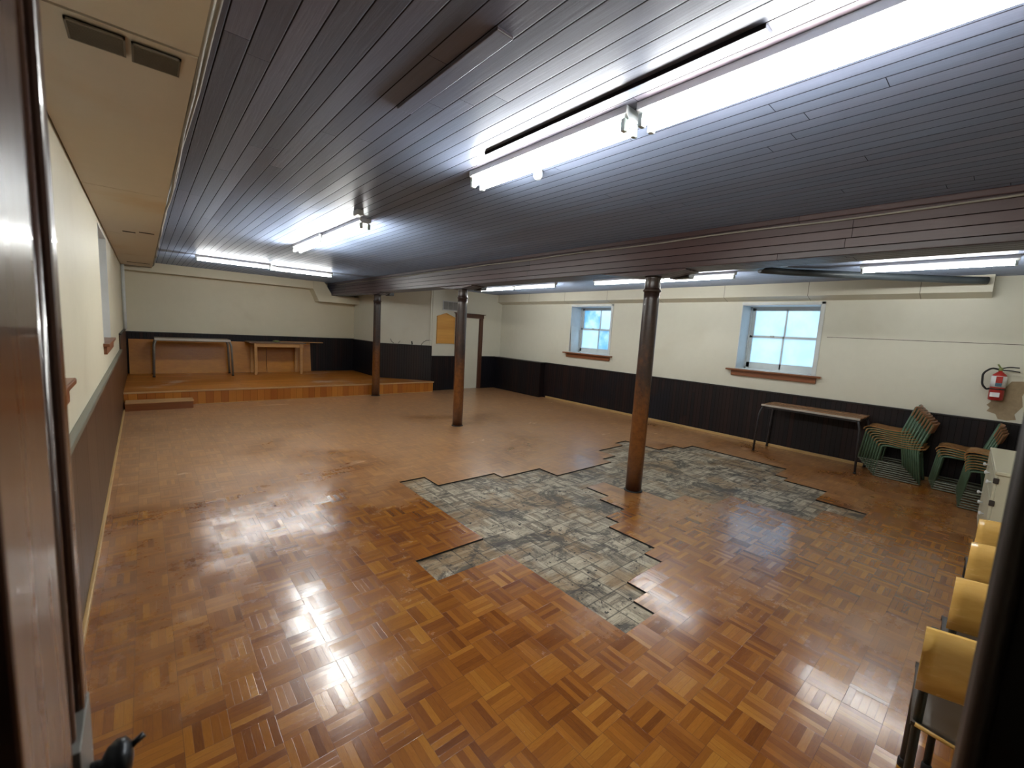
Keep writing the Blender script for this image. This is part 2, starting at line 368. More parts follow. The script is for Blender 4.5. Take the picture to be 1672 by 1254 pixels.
def add_sheet(bm, prof, x0, x1, th, mat=0, bow=None, nx=6):
    """a bent plywood sheet: prof (y,z) polyline swept across x, with thickness; bow(x01)->(dy,dz)"""
    n = len(prof); T = []; B = []
    for i in range(nx+1):
        t = i/nx; x = x0+(x1-x0)*t; dy, dz = bow(t) if bow else (0, 0); ra = []; rb = []
        for k, (y, z) in enumerate(prof):
            a = Vector(prof[max(k-1, 0)]); b = Vector(prof[min(k+1, n-1)]); d = (b-a).normalized(); nn = Vector((-d.y, d.x))
            ra.append(bm.verts.new((x, y+dy+nn.x*th/2, z+dz+nn.y*th/2))); rb.append(bm.verts.new((x, y+dy-nn.x*th/2, z+dz-nn.y*th/2)))
        T.append(ra); B.append(rb)
    fs = []
    for i in range(nx):
        for k in range(n-1):
            for L, s in ((T, 1), (B, -1)):
                q = [L[i][k], L[i+1][k], L[i+1][k+1], L[i][k+1]]; f = bm.faces.new(q[::s]); f.smooth = True; fs.append(f)
        for k in (0, n-1): fs.append(bm.faces.new((T[i][k], T[i+1][k], B[i+1][k], B[i][k])))
    for i in (0, nx):
        for k in range(n-1): fs.append(bm.faces.new((T[i][k], T[i][k+1], B[i][k+1], B[i][k])))
    for f in fs: f.material_index = mat
    bmesh.ops.recalc_face_normals(bm, faces=fs)

def obj(name, bm, mat, parent=None, loc=None, rotz=0.):
    me = bpy.data.meshes.new(name); bm.to_mesh(me); bm.free()
    for m in (mat if isinstance(mat, (list, tuple)) else [mat]): me.materials.append(M[m])
    o = bpy.data.objects.new(name, me); COL.objects.link(o)
    if parent: o.parent = parent
    if loc: o.location = loc
    o.rotation_euler.z = rotz
    return o
def tag(o, label, cat, group=None):
    o['label'] = label; o['category'] = cat
    if group: o['group'] = group
    return o
def thing(name, label, cat, loc=(0, 0, 0), rotz=0., group=None):
    o = bpy.data.objects.new(name, None); COL.objects.link(o); o.empty_display_size = .1
    o.location = loc; o.rotation_euler.z = rotz
    return tag(o, label, cat, group)
def struct(name, bm, mat, parent=None):
    o = obj(name, bm, mat, parent)
    if not parent: o['kind'] = 'structure'
    return o
def sempty(name):
    o = bpy.data.objects.new(name, None); COL.objects.link(o); o['kind'] = 'structure'; return o
def box(name, mat, d, parent=None, bev=0., st=False):
    bm = bm_new(); add_box(bm, *d, bev=bev)
    return struct(name, bm, mat, parent) if st else obj(name, bm, mat, parent)
def copy_tree(o, parent=None):
    c = o.copy(); COL.objects.link(c)
    if parent: c.parent = parent
    for ch in list(o.children): copy_tree(ch, c)
    return c

# ================================================================== FLOOR
HOLE = [(1.94,1.25),(1.94,2.19),(1.36,2.19),(1.36,2.48),(1.94,2.48),(1.94,3.93),(2.2,3.93),(2.2,3.64),(2.96,3.64),(2.96,3.5),(3.54,3.5),(3.54,3.2),
        (4.56,3.2),(4.56,3.41),(4.9,3.41),(4.9,3.58),(5.4,3.58),(5.4,3.78),(5.72,3.78),(5.72,3.15),(6.2,3.15),(6.2,3.0),(6.4,3.0),(6.4,2.68),(6.5,2.68),
        (6.5,1.8),(6.07,1.8),(6.07,1.6),(5.8,1.6),(5.8,1.17),(5.45,1.17),(5.45,.8),(5.2,.8),(5.2,1.1),(4.7,1.1),(4.7,1.4),(4.75,1.7),(4.3,1.7),(4.3,2.1),
        (4.0,2.1),(4.0,2.5),(3.82,2.5),(3.82,2.8),(3.66,2.8),(3.66,2.7),(3.55,2.7),(3.55,2.42),(3.4,2.42),(3.4,2.25),(3.1,2.25),(3.1,2.08),(2.96,2.08),(2.96,1.62),(2.8,1.62),
        (2.8,1.46),(2.37,1.46),(2.37,1.3),(2.2,1.2)]
def inside(x, y, P):
    r = False; n = len(P)
    for i in range(n):
        (x1, y1), (x2, y2) = P[i], P[(i+1) % n]
        if (y1 > y) != (y2 > y) and x < (x2-x1)*(y-y1)/(y2-y1)+x1: r = not r
    return r
def build_floor():
    T = .145; ox, oy = .060, .015; TH = .012
    i0, i1, j0, j1 = 7, 47, 4, 29
    gx = lambda i: ox+i*T; gy = lambda j: oy+j*T
    hole = {(i, j) for i in range(i0, i1) for j in range(j0, j1) if inside(gx(i)+T/2, gy(j)+T/2, HOLE)}
    bm = bm_new(); V = {}
    def v(x, y, z=0.):
        k = (round(x, 4), round(y, 4), round(z, 4))
        if k not in V: V[k] = bm.verts.new(k)
        return V[k]
    for i in range(i0, i1):
        for j in range(j0, j1):
            if (i, j) not in hole:
                bm.faces.new((v(gx(i), gy(j)), v(gx(i+1), gy(j)), v(gx(i+1), gy(j+1)), v(gx(i), gy(j+1))))
    for (i, j) in hole:
        for (di, dj, a, b) in ((-1, 0, (0, 0), (0, 1)), (1, 0, (1, 1), (1, 0)), (0, -1, (1, 0), (0, 0)), (0, 1, (0, 1), (1, 1))):
            if (i+di, j+dj) not in hole:
                p = (gx(i+a[0]), gy(j+a[1])); q = (gx(i+b[0]), gy(j+b[1]))
                f = bm.faces.new((v(*p), v(*q), v(*q, -TH), v(*p, -TH))); f.material_index = 1
    X0, X1, Y0, Y1 = gx(i0), gx(i1), gy(j0), gy(j1)
    for (a, b, c, d) in ((XL-.05, X0, YN-.1, YB+.05), (X1, XR+.05, YN-.1, YB+.05), (X0, X1, YN-.1, Y0), (X0, X1, Y1, YB+.05)):
        bm.faces.new((v(a, c), v(b, c), v(b, d), v(a, d)))
    bmesh.ops.recalc_face_normals(bm, faces=bm.faces)
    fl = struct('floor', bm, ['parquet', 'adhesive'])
    # make sure the walking surface faces up
    for p in fl.data.polygons:
        if p.normal.z < -.5: p.flip()
    bm = bm_new(); add_box(bm, XL-.05, XR+.05, YN-.1, YB+.05, -.14, -TH)
    struct('subfloor', bm, 'sub', fl)
build_floor()

# ================================================================== WALLS
def wall_right():
    bm = bm_new(); x0, x1 = XR, XR+.42
    wins = [(1.935, 3.06), (5.73, 6.88)]
    z0, z1 = 1.20, 2.275
    ys = [YN-.1]
    add_box(bm, x0, x1, YN-.1, YB, -.1, z0); add_box(bm, x0, x1, YN-.1, YB, z1, ZC+.1)
    c = YN-.1
    for a, b in wins: add_box(bm, x0, x1, c, a, z0, z1); c = b
    add_box(bm, x0, x1, c, YB, z0, z1)
    w = struct('wall_right', bm, 'wall_far')
    # dark board wainscot with its cap
    bm = bm_new(); add_box(bm, XR-.022, XR+.001, YN, 7.62, 0, .862); struct('wainscot', bm, 'wains_r', w)
    bm = bm_new(); add_box(bm, XR-.034, XR+.001, YN, 7.62, .862, .884, .004); struct('wainscot_cap', bm, 'capdark', w)
    # boxed-out low bench of the same boards by the far corner
    bm = bm_new(); add_box(bm, 7.50, XR+.001, 7.62, Y3, 0, .855); struct('boxed_wainscot', bm, 'wains_r', w)
    bm = bm_new(); add_box(bm, 7.485, XR+.001, 7.605, Y3, .855, .877, .004); struct('boxed_wainscot_cap', bm, 'capdark', w)
    # torn paint showing plaster, and a long open joint
    pts = [(.03,1.24),(-.03,1.36),(-.12,1.37),(-.16,1.30),(-.13,1.2),(-.15,1.08),(-.10,.98),(-.12,.92),(-.05,.90),(.02,.905),(.045,.96),(.12,.985),(.10,1.03),(.13,1.06),(.10,1.10),(.115,1.16)]
    bm = bm_new(); add_prism(bm, pts, 'X', XR-.003, XR+.002); struct('bare_plaster_patch', bm, 'plaster', w)
    bm = bm_new(); add_box(bm, XR-.002, XR+.002, -.35, 1.82, 1.786, 1.792); struct('open_joint', bm, 'crack', w)
    bm = bm_new(); add_box(bm, XR-.002, XR+.002, 4.72, 4.75, 1.075, 1.125, .0008); struct('wall_scar', bm, 'crack', w)
    bl = box('baseboard_right', 'pine', (XR-.040, XR-.020, YN, 7.52, .0, .045), bev=.005, st=True)
wall_right()

def wall_left():
    bm = bm_new(); x0, x1 = XL-.42, XL; z0, z1 = 1.255, 2.40
    wins = [(1.75, 2.90), (5.80, 6.98)]
    add_box(bm, x0, x1, YN-.1, YB+.1, -.1, z0); add_box(bm, x0, x1, YN-.1, YB+.1, z1, ZC+.1)
    c = YN-.1
    for a, b in wins: add_box(bm, x0, x1, c, a, z0, z1); c = b
    add_box(bm, x0, x1, c, YB+.1, z0, z1)
    w = struct('wall_left', bm, 'wall')
    bm = bm_new(); add_box(bm, XL-.001, XL+.016, YN, 9.15, 0, .930); add_box(bm, XL-.001, XL+.016, 9.15, YB, 0, 1.19); struct('wainscot', bm, 'wains_l', w)
    bm = bm_new(); add_box(bm, XL-.001, XL+.034, YN, 9.15, .930, .968, .006); struct('wainscot_cap', bm, 'cap', w)
    bm = bm_new(); add_box(bm, XL-.001, XL+.030, 9.15, YB, 1.19, 1.215, .004); struct('wainscot_cap', bm, 'capdark', w)
    box('baseboard_left', 'pine', (XL+.014, XL+.034, YN, 8.93, 0, .03), bev=.004, st=True)
wall_left()

def simple_wall(name, poly, zt, wa, wb, wmat='wains_r', mat='wall_far', th=.2, capz=True):
    """a wall whose room face runs poly[0]->poly[1] (room on the left of that direction); wainscot between heights wa and wb"""
    (ax, ay), (bx, by) = poly; d = Vector((bx-ax, by-ay, 0)); L = d.length; ang = math.atan2(d.y, d.x)
    def part(nm, m, y0, y1, z0, z1, parent, bev=0.):
        bm = bm_new(); add_box(bm, 0, L, y0, y1, z0, z1, bev)
        bmesh.ops.transform(bm, verts=bm.verts, matrix=Matrix.Translation((ax, ay, 0)) @ Matrix.Rotation(ang, 4, 'Z'))
        return struct(nm, bm, m, parent)
    w = part(name, mat, -th, 0, -.1, zt, None)
    if wb: part('wainscot', wmat, -.001, .02, wa, wb-.02, w); part('wainscot_cap', 'capdark', -.001, .03, wb-.02, wb, w, .004)
    return w
# stage wall, recess side, slanted wall, far wall with the door, near wall
wb = simple_wall('wall_back', ((XA+.1, YB), (XL-.1, YB)), ZC+.1, 0, 1.150, mat='wall')
simple_wall('wall_recess', ((XA, YA-.02), (XA, YB)), ZC+.1, 0, 1.145)
wdg = simple_wall('wall_slanted', ((XD, Y3-.02), (XA, YA)), ZC+.1, 0, 1.135, wmat='wains_d')
DOORX0, DOORX1, DZ = 6.27, 6.93, 1.885
w3 = sempty('wall_far')
for d in ((XD-.05, DOORX0, Y3, Y3+.2, -.1, ZC+.1), (DOORX0, DOORX1, Y3, Y3+.2, DZ, ZC+.1), (DOORX1, XR+.4, Y3, Y3+.2, -.1, ZC+.1)):
    box('wall_panel', 'wall_far', d, w3)
for a, b in ((XD-.02, DOORX0-.12), (DOORX1+.10, 7.50)):
    box('wainscot', 'wains_r', (a, b, Y3-.02, Y3+.001, 0, .862), w3); box('wainscot_cap', 'capdark', (a, b, Y3-.03, Y3+.001, .862, .884), w3, .004)
# black drips left by an old fitting, on the slanted wall
def marks():
    d = (Vector((XA, YA, 0))-Vector((XD, Y3-.02, 0))); L = d.length; d.normalize(); n = Vector((-d.y, d.x, 0)); o = Vector((XD, Y3-.02, 0))
    bm = bm_new()
    def P(t, z): return o+d*(t*L)-n*(-.002)+Vector((0, 0, z))
    for pts, r in (([(.02, 1.265), (.10, 1.262), (.15, 1.225), (.19, 1.17), (.20, 1.135)], .006), ([(.37, 1.14), (.38, 1.22)], .016), ([(.60, 1.21), (.63, 1.15)], .005),
                   ([(.78, 1.25), (.76, 1.19), (.72, 1.15)], .006), ([(.985, 1.31), (.98, 1.325)], .010)):
        add_tube(bm, [P(*p) for p in pts], r, 6)
    obj('black_drips', bm, 'marks', wdg)
marks()
nw = sempty('wall_near')
box('wall_panel', 'wall', (.75, XR+.1, YN-.15, YN, -.1, ZC+.1), nw); box('wall_panel', 'wall', (XL-.1, -.10, YN-.15, YN, -.1, ZC+.1), nw)
box('wall_panel', 'wall', (-.10, .75, YN-.15, YN, 2.10, ZC+.1), nw)
# dark passage behind the photographer
co = sempty('wall_corridor')
for d in ((-.7, -.6, -2.2, YN-.15, 0, 2.5), (1.3, 1.4, -2.2, YN-.15, 0, 2.5), (-.7, 1.4, -2.3, -2.2, 0, 2.5), (-.7, 1.4, -2.3, YN-.1, 2.5, 2.6), (-.7, 1.4, -2.3, YN-.1, -.1, 0), (-.7, -.3, YN-.17, YN-.15, 0, 2.5), (.75, 1.4, YN-.17, YN-.15, 0, 2.5)):
    box('wall_panel', 'darkpaint', d, co)

# ================================================================== CEILING, BEAM, SOFFITS
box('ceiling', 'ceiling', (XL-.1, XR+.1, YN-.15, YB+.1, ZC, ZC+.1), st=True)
cl = bpy.data.objects['ceiling']
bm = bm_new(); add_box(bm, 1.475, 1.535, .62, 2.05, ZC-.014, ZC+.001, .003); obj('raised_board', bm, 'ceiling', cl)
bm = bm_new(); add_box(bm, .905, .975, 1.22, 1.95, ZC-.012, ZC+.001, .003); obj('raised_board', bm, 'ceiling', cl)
BX0, BX1, BZ = 3.755, 4.065, 2.268
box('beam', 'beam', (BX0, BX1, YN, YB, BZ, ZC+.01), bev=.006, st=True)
bb = bpy.data.objects['beam']
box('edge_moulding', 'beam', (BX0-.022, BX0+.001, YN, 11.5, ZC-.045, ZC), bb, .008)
for yc in (2.443, 5.843, 9.17):
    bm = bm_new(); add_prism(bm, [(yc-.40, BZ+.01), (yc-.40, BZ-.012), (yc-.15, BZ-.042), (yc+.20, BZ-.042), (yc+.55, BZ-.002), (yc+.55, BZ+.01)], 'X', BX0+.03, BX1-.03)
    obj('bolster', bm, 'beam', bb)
    bm = bm_new(); add_box(bm, BX1-.02, BX1+.09, yc-.30, yc-.10, BZ-.05, BZ+.07, .006); obj('joist_shoe', bm, 'capdark', bb)
# trim_1: cream bulkhead along the left wall; trim_2: boxing on the stage wall; trim_3: boxing over the windows
ZB1 = 2.459
t1 = sempty('trim_1')
def seam_board(y0, y1, sag=0.):
    bm = bm_new(); add_box(bm, XL+.006, .173, y0+.004, y1-.004, ZB1-sag, ZB1+.012); obj('soffit_board', bm, 'soffit', t1)
seam_board(YN, 1.908, .004)
for a, b in ((1.925, 4.36), (4.36, 6.8), (6.8, 9.24), (9.24, 11.4)): seam_board(a, b)
box('soffit_frame', 'capdark', (XL+.02, .16, YN, YB-.2, ZB1+.012, ZC), t1)
box('soffit_face', 'soffit', (.155, .173, YN, YB-.2, ZB1+.005, ZC), t1)
bm = bm_new()
for k, (xo, zz, r) in enumerate(((.186, 2.474, .009), (.200, 2.50, .007), (.188, 2.525, .011))):
    pts = [(xo+random.uniform(-.008, .008), YN+.1+(11.2-YN)*q/26, zz+random.uniform(-.005, .005)) for q in range(27)]
    add_tube(bm, pts, r, 8)
tag(obj('electrical_cables', bm, 'cable'), 'run of grey cables clipped along the edge of the cream bulkhead', 'cable')
for q, (a, b, c, d) in enumerate(((-.14, -.03, 6.56, 6.61), (.0, .13, 6.46, 6.51), (-.19, .13, 10.63, 10.69))):
    bm = bm_new(); add_box(bm, a, b, c, d, ZB1-.004, ZB1+.001); obj('air_slot', bm, 'crack', t1)
t2 = sempty('trim_2')
box('boxing_face', 'wall', (XL, 3.30, 11.72, YB, 2.39, ZC), t2)
bm = bm_new(); add_prism(bm, [(3.30, 2.39), (3.30, ZC), (3.57, ZC), (3.745, 2.30), (3.745, 2.262), (XA, 2.262), (XA, 2.085), (3.44, 2.085)], 'Y', 11.70, YB); obj('boxing_drop', bm, 'wall', t2)
t3 = sempty('trim_3')
bm = bm_new(); add_prism(bm, [(7.50, 2.382), (7.50, ZC), (XR+.01, ZC), (XR+.01, 2.322)], 'Y', .25, Y3); obj('boxing', bm, 'soffit_w', t3)
# pipes at right of the beam
t = thing('duct_pipe', 'dark painted pipe slanting under the ceiling from a round plate to the window wall', 'pipe')
bm = bm_new(); add_tube(bm, fillet([(5.80, 2.16, ZC-.045), (6.10, 1.95, ZC-.05), (7.34, .52, ZC-.07), (7.44, .30, ZC-.075)], .15), .042, 14); obj('pipe', bm, 'pipegrey', t)
bm = bm_new(); add_lathe(bm, [(.17, ZC-.002), (.17, ZC-.03), (.14, ZC-.055), (.05, ZC-.06)], 5.66, 2.22, 28); obj('ceiling_plate', bm, 'darkleg', t)
t = thing('ceiling_conduit', 'thin dark conduit with a white junction fitting under the ceiling beside the beam', 'pipe')
bm = bm_new(); add_tube(bm, [(5.52, 1.78, ZC-.03), (5.50, .9, ZC-.03), (5.48, -.3, ZC-.03)], .018, 10); obj('conduit', bm, 'darkleg', t)
bm = bm_new(); add_box(bm, 5.46, 5.58, 1.78, 1.86, ZC-.07, ZC, .01); obj('junction_fitting', bm, 'fix', t)
# cable on the beam
bm = bm_new(); add_tube(bm, [(BX0-.012, YN+.1+i*.45, 2.515+.006*math.sin(i*1.7)) for i in range(27)], .007, 8)
tag(obj('beam_cable', bm, 'cable'), 'thin pale cable pinned along the side of the dark ceiling beam', 'cable')

# ================================================================== COLUMNS
for yc, lab in ((2.443, 'nearest iron support column, standing at the edge of the torn-up floor patch'),
                (5.843, 'middle iron support column with orange worn paint, in front of the white door'),
                (9.17, 'farthest iron support column, standing against the front of the wooden stage')):
    t = thing('support_column', lab, 'column', (3.908, yc, 0), group='iron columns under the beam'); t['kind'] = 'thing'
    bm = bm_new(); add_lathe(bm, [(.083, 0), (.083, .35), (.079, 1.1), (.077, 2.0), (.077, 2.075)], 0, 0, 36); obj('shaft', bm, 'column', t)
    bm = bm_new(); add_lathe(bm, [(.080, 2.075), (.088, 2.082), (.088, 2.094), (.080, 2.10), (.076, 2.11), (.075, 2.205), (.084, 2.226)], 0, 0, 36); obj('capital_ring', bm, 'column', t)
    bm = bm_new(); add_lathe(bm, [(.096, -.008 if yc < 3 else .0), (.096, .008), (.084, .014)], 0, 0, 36); obj('base_plate', bm, 'capdark', t)

# ================================================================== STAGE
t = thing('stage_platform', 'low wooden stage with knotty pine front filling the far left corner', 'stage')
bm = bm_new(); add_prism(bm, [(XL+.016, YS-.015), (XD-.03, YS-.015), (XD-.03, Y3-.05), (XA-.02, YA), (XA-.02, YB-.02), (XL+.016, YB-.02)], 'Z', ZS-.022, ZS); obj('deck', bm, 'deck', t)
bm = bm_new(); add_box(bm, XL+.016, XD-.045, YS, YS+.02, .0, ZS-.022); obj('fascia', bm, 'pineZ', t)
bm = bm_new(); add_box(bm, XL+.016, XD-.025, YS-.022, YS-.002, ZS-.026, ZS+.003, .004); obj('nosing', bm, 'steplight', t)
bm = bm_new(); add_box(bm, .65, XD-.06, YS-.012, YS, 0, .012, .003); obj('floor_strip', bm, 'pine', t)
t = thing('stage_step', 'short reddish wooden step against the left end of the stage front', 'step')
bm = bm_new(); add_box(bm, XL+.036, .60, 8.94, YS-.022, 0, .115); obj('step_box', bm, 'step', t)
bm = bm_new(); add_box(bm, XL+.036, .61, 8.925, YS-.022, .115, .133, .004); obj('tread', bm, 'steplight', t)
# hardboard sheet leaning on the stage wall
def leaning(name, x0, x1, z1, label, mat='ply'):
    bm = bm_new(); th = .012; y1 = YB-.045; y0 = y1-.10
    add_prism(bm, [(y0, ZS+.001), (y0+th, ZS+.001), (y1+th, z1), (y1, z1)], 'X', x0, x1)
    tag(obj(name, bm, mat), label, 'board')
leaning('hardboard_sheet', XL+.05, 2.28, .99, 'long orange hardboard sheet leaning on the stage wall behind the metal table')
leaning('hardboard_sheet', 2.29, 3.31, .985, 'orange hardboard sheet leaning on the stage wall behind the wooden table')

# ================================================================== TABLES
def metal_table(name, label, loc, rotz, L, D, H, top, frame, lr=.014, eh=.028):
    t = thing(name, label, 'table', loc, rotz)
    bm = bm_new(); add_box(bm, -L/2, L/2, -D/2, D/2, H-.022, H, .004); obj('tabletop', bm, top, t)
    bm = bm_new()
    for s in (-1, 1): add_box(bm, -L/2, L/2, s*D/2-.005, s*D/2+.005, H-eh, H-.002, .002)
    obj('edge_strip', bm, 'edgemetal', t)
    for s in (-1, 1):
        xo = s*(L/2-.02)
        for q in (-1, 1):
            bm = bm_new()
            add_tube(bm, fillet([(xo, 0, H-.04), (xo, q*(D/2-.005), H-.04), (xo+s*.03, q*(D/2+.015), H-.14), (xo+s*.05, q*(D/2+.01), 0.012)], .07, 5), lr, 10)
            lg = obj('leg', bm, frame, t)
            bm = bm_new(); add_lathe(bm, [(lr+.004, 0), (lr+.004, .022)], xo+s*.05, q*(D/2+.01), 12); obj('foot_cap', bm, 'rubber', lg)
    bm = bm_new(); add_box(bm, -L/2+.04, L/2-.04, -D/2+.05, -D/2+.07, H-.06, H-.022); add_box(bm, -L/2+.04, L/2-.04, D/2-.07, D/2-.05, H-.06, H-.022)
    obj('rail', bm, frame, t)
metal_table('folding_table', 'long narrow table with brown top and thin tube legs below the windows', (7.345, 1.78, 0), math.pi/2, 1.19, .54, .735, 'tabletop', 'darkleg')
metal_table('stage_table', 'metal framed table with grey tube legs at left on the stage', (.81, 11.55, ZS), 0, 1.30, .50, .80, 'tgrey', 'steel', .021, .045)
t = thing('wooden_table', 'wooden table with square light legs at right on the stage', 'table', (2.45, 11.68, ZS))
bm = bm_new(); add_box(bm, -.62, .60, -.30, .28, .735, .76, .004); obj('tabletop', bm, 'wtabledark', t)
bm = bm_new(); add_box(bm, -.50, .54, -.27, -.25, .65, .735); obj('apron', bm, 'wtable', t)
for d in ((-.50, .54, .22, .24), (-.50, -.48, -.25, .22), (.52, .54, -.25, .22)):
    bm = bm_new(); add_box(bm, *d, .65, .735); obj('apron', bm, 'wtable', t)
for x in (-.49, .49):
    for y in (-.26, .22):
        bm = bm_new(); add_box(bm, x-.03, x+.03, y-.03, y+.03, 0, .735, .004); obj('leg', bm, 'wtable', t)
bm = bm_new(); add_box(bm, 2.55, 3.55, 11.72, 11.86, ZS+.76, ZS+.775, .002); tag(obj('loose_plank', bm, 'wtable'), 'thin loose plank lying on the wooden table and sticking out past its end', 'board')
bm = bm_new(); add_lathe(bm, [(.02, ZS+.76), (.085, ZS+.775), (.07, ZS+.80), (.02, ZS+.808)], 2.42, 11.55, 16); tag(obj('crumpled_cloth', bm, 'brass'), 'small greenish crumpled cloth on top of the wooden table', 'cloth')

# ================================================================== CHAIRS
def make_chair():
    t = thing('stacking_chair', 'x', 'chair')
    for s in (-1, 1):
        x = s*.185
        bm = bm_new(); add_tube(bm, fillet([(x, -.20, .775), (x, -.105, .43), (x, -.17, .022)], .06, 3), .0125, 8)
        add_tube(bm, fillet([(x, -.105, .425), (x, .18, .425), (x, .235, .415), (x, .275, .022)], .07, 4), .0115, 8); obj('side_frame', bm, 'green', t)
        bm = bm_new(); add_tube(bm, fillet([(x, -.17, .024), (x, -.17, .012), (x, .275, .012), (x, .275, .03)], .02, 3), .0110, 8); obj('floor_runner', bm, 'runner', t)
    bm = bm_new(); add_tube(bm, [(-.185, .235, .405), (.185, .235, .405)], .009, 8); obj('cross_rail', bm, 'green', t)
    bm = bm_new(); add_tube(bm, [(-.185, -.12, .40), (.185, -.12, .40)], .009, 8); obj('cross_rail', bm, 'green', t)
    prof = [(-.175, .462), (-.12, .447), (-.04, .440), (.06, .443), (.14, .452), (.20, .456), (.24, .447), (.262, .428), (.268, .405)]
    bm = bm_new(); add_sheet(bm, prof, -.20,   .20, .008, bow=lambda q: (0, -.012*math.sin(math.pi*q)), nx=8); obj('seat', bm, 'chairply', t)
    prof = [(-.170, .665), (-.180, .70), (-.192, .745), (-.203, .785)]
    bm = bm_new(); add_sheet(bm, prof, -.205, .205, .010, bow=lambda q: (-.035*math.sin(math.pi*q), 0), nx=10); obj('backrest', bm, 'chairply3', t)
    return t
proto = make_chair(); used = [False]
yellow_seat = None
def place_chair(x, y, z, rz, label, group, yellow=False):
    if not used[0]: c = proto; used[0] = True
    else: c = copy_tree(proto)
    c.location = (x, y, z); c.rotation_euler = (0, 0, rz); c['label'] = label; c['group'] = group
    if yellow:
        for ch in c.children:
            if ch.name.startswith('seat'):
                global yellow_seat
                if yellow_seat is None:
                    yellow_seat = ch.data.copy(); yellow_seat.materials[0] = M['chairply2']
                ch.data = yellow_seat
    return c
ORD = ['bottom', 'second', 'third', 'fourth', 'fifth', 'sixth', 'seventh', 'eighth', 'ninth', 'tenth']
def stack(n, x, y, dz, dy, where, group, yellow=False, rz=0.):
    for k in range(n):
        a = ORD[k]+' from the floor' if k else 'bottom one'
        if k == n-1: a = 'topmost'
        place_chair(x, y+dy*k, dz*k, rz, 'green framed chair, %s in the %s' % (a, where), group, yellow)
stack(8, 7.40, .715, .027, .025, 'big stack beside the long table', 'chairs of the big stack by the window wall')
stack(4, 7.40, .155, .028, .012, 'low stack next to the big one', 'chairs of the low stack by the window wall')
stack(7, 6.78, -.10, .028, .005, 'stack half hidden behind cabinet', 'chairs of the stack behind the cabinet')
def make_row_chair():
    t = thing('plywood_chair', 'x', 'chair')
    for q in (-1, 1):
        x = q*.185
        bm = bm_new(); add_tube(bm, fillet([(x, -.195, .80), (x, -.15, .46), (x, -.19, .012)], .06, 3), .0115, 8); add_tube(bm, fillet([(x, -.15, .43), (x, .20, .43), (x, .24, .42), (x, .26, .012)], .06, 4), .0105, 8); obj('side_frame', bm, 'blackframe', t)
        for y in (-.19, .26):
            bm = bm_new(); add_lathe(bm, [(.015, 0), (.015, .03), (.012, .034)], x, y, 12); obj('foot_cap', bm, 'rubber', t)
    bm = bm_new(); add_tube(bm, [(-.185, .235, .405), (.185, .235, .405)], .009, 8); obj('cross_rail', bm, 'blackframe', t)
    prof = [(-.185, .475), (-.12, .455), (-.04, .445), (.06, .447), (.14, .456), (.20, .458), (.235, .447), (.255, .425)]
    bm = bm_new(); add_sheet(bm, prof, -.20, .20, .011, bow=lambda k: (0, -.012*math.sin(math.pi*k)), nx=8); obj('seat', bm, 'seatdark', t)
    bm = bm_new(); add_tube(bm, [(-.19, -.187, .478), (-.1, -.187, .466), (.1, -.187, .466), (.19, -.187, .478)], .006, 8); obj('seat_edge', bm, 'chairply2', t)
    prof = [(-.196, .598), (-.204, .66), (-.210, .73), (-.215, .806)]
    bm = bm_new(); add_sheet(bm, prof, -.205, .205, .011, bow=lambda k: (+.035*math.sin(math.pi*k), 0), nx=14); obj('backrest', bm, 'chairply2', t)
    return t
rowc = make_row_chair()
for k, (x, y, z, lab) in enumerate(((1.955, -.128, 0, 'yellow backed plywood chair nearest in the row beside the dark jamb'),
                     (2.45, -.160, 0, 'yellow backed plywood chair second in the row from the jamb'),
                     (2.94, -.178, 0, 'yellow backed plywood chair third in the row from the jamb'),
                     (3.38, -.186, 0.0, 'yellow backed plywood chair at the cabinet end of the row'))):
    c = rowc if k == 0 else copy_tree(rowc)
    c.location = (x, y, z); c.rotation_euler.z = -math.pi/2+math.radians(4); c['label'] = lab; c['group'] = 'yellow backed chairs in a row along the near wall'

# ================================================================== CABINET
t = thing('cream_cabinet', 'low cream painted cabinet with knobs and rusty hinges against the near wall', 'cabinet', (5.62, 0, 0), math.radians(2.5))
bm = bm_new(); add_box(bm, -.64, .64, -.43, -.02, .03, .72, .004); obj('body', bm, 'cab', t)
bm = bm_new(); add_box(bm, -.66, .66, -.44, -.001, .72, .748, .006); obj('cabinet_top', bm, 'cab', t)
bm = bm_new(); add_box(bm, -.62, .62, -.41, -.04, 0, .03); obj('plinth', bm, 'cab', t)
for a, b in ((-.635, -.215), (-.208, .208), (.215, .635)):
    bm = bm_new(); add_box(bm, a, b, -.02, -.002, .04, .50, .003); d = obj('door', bm, 'cab', t)
    bm = bm_new(); add_lathe(bm, [(.007, -.002), (.007, .012), (.016, .018), (.016, .028), (.006, .032)], b-.05, .30, 14, axis='Y'); obj('knob', bm, 'white', d)
    bm = bm_new(); add_box(bm, a, b, -.02, -.002, .51, .71, .003); d = obj('drawer', bm, 'cab', t)
    bm = bm_new(); add_lathe(bm, [(.007, -.002), (.007, .012), (.016, .018), (.016, .028), (.006, .032)], (a+b)/2, .61, 14, axis='Y'); obj('knob', bm, 'white', d)
for z in (.16, .32, .48, .66):
    bm = bm_new(); add_box(bm, -.652, -.632, -.028, .002, z-.012, z+.030, .003); obj('hinge', bm, 'rust', t)

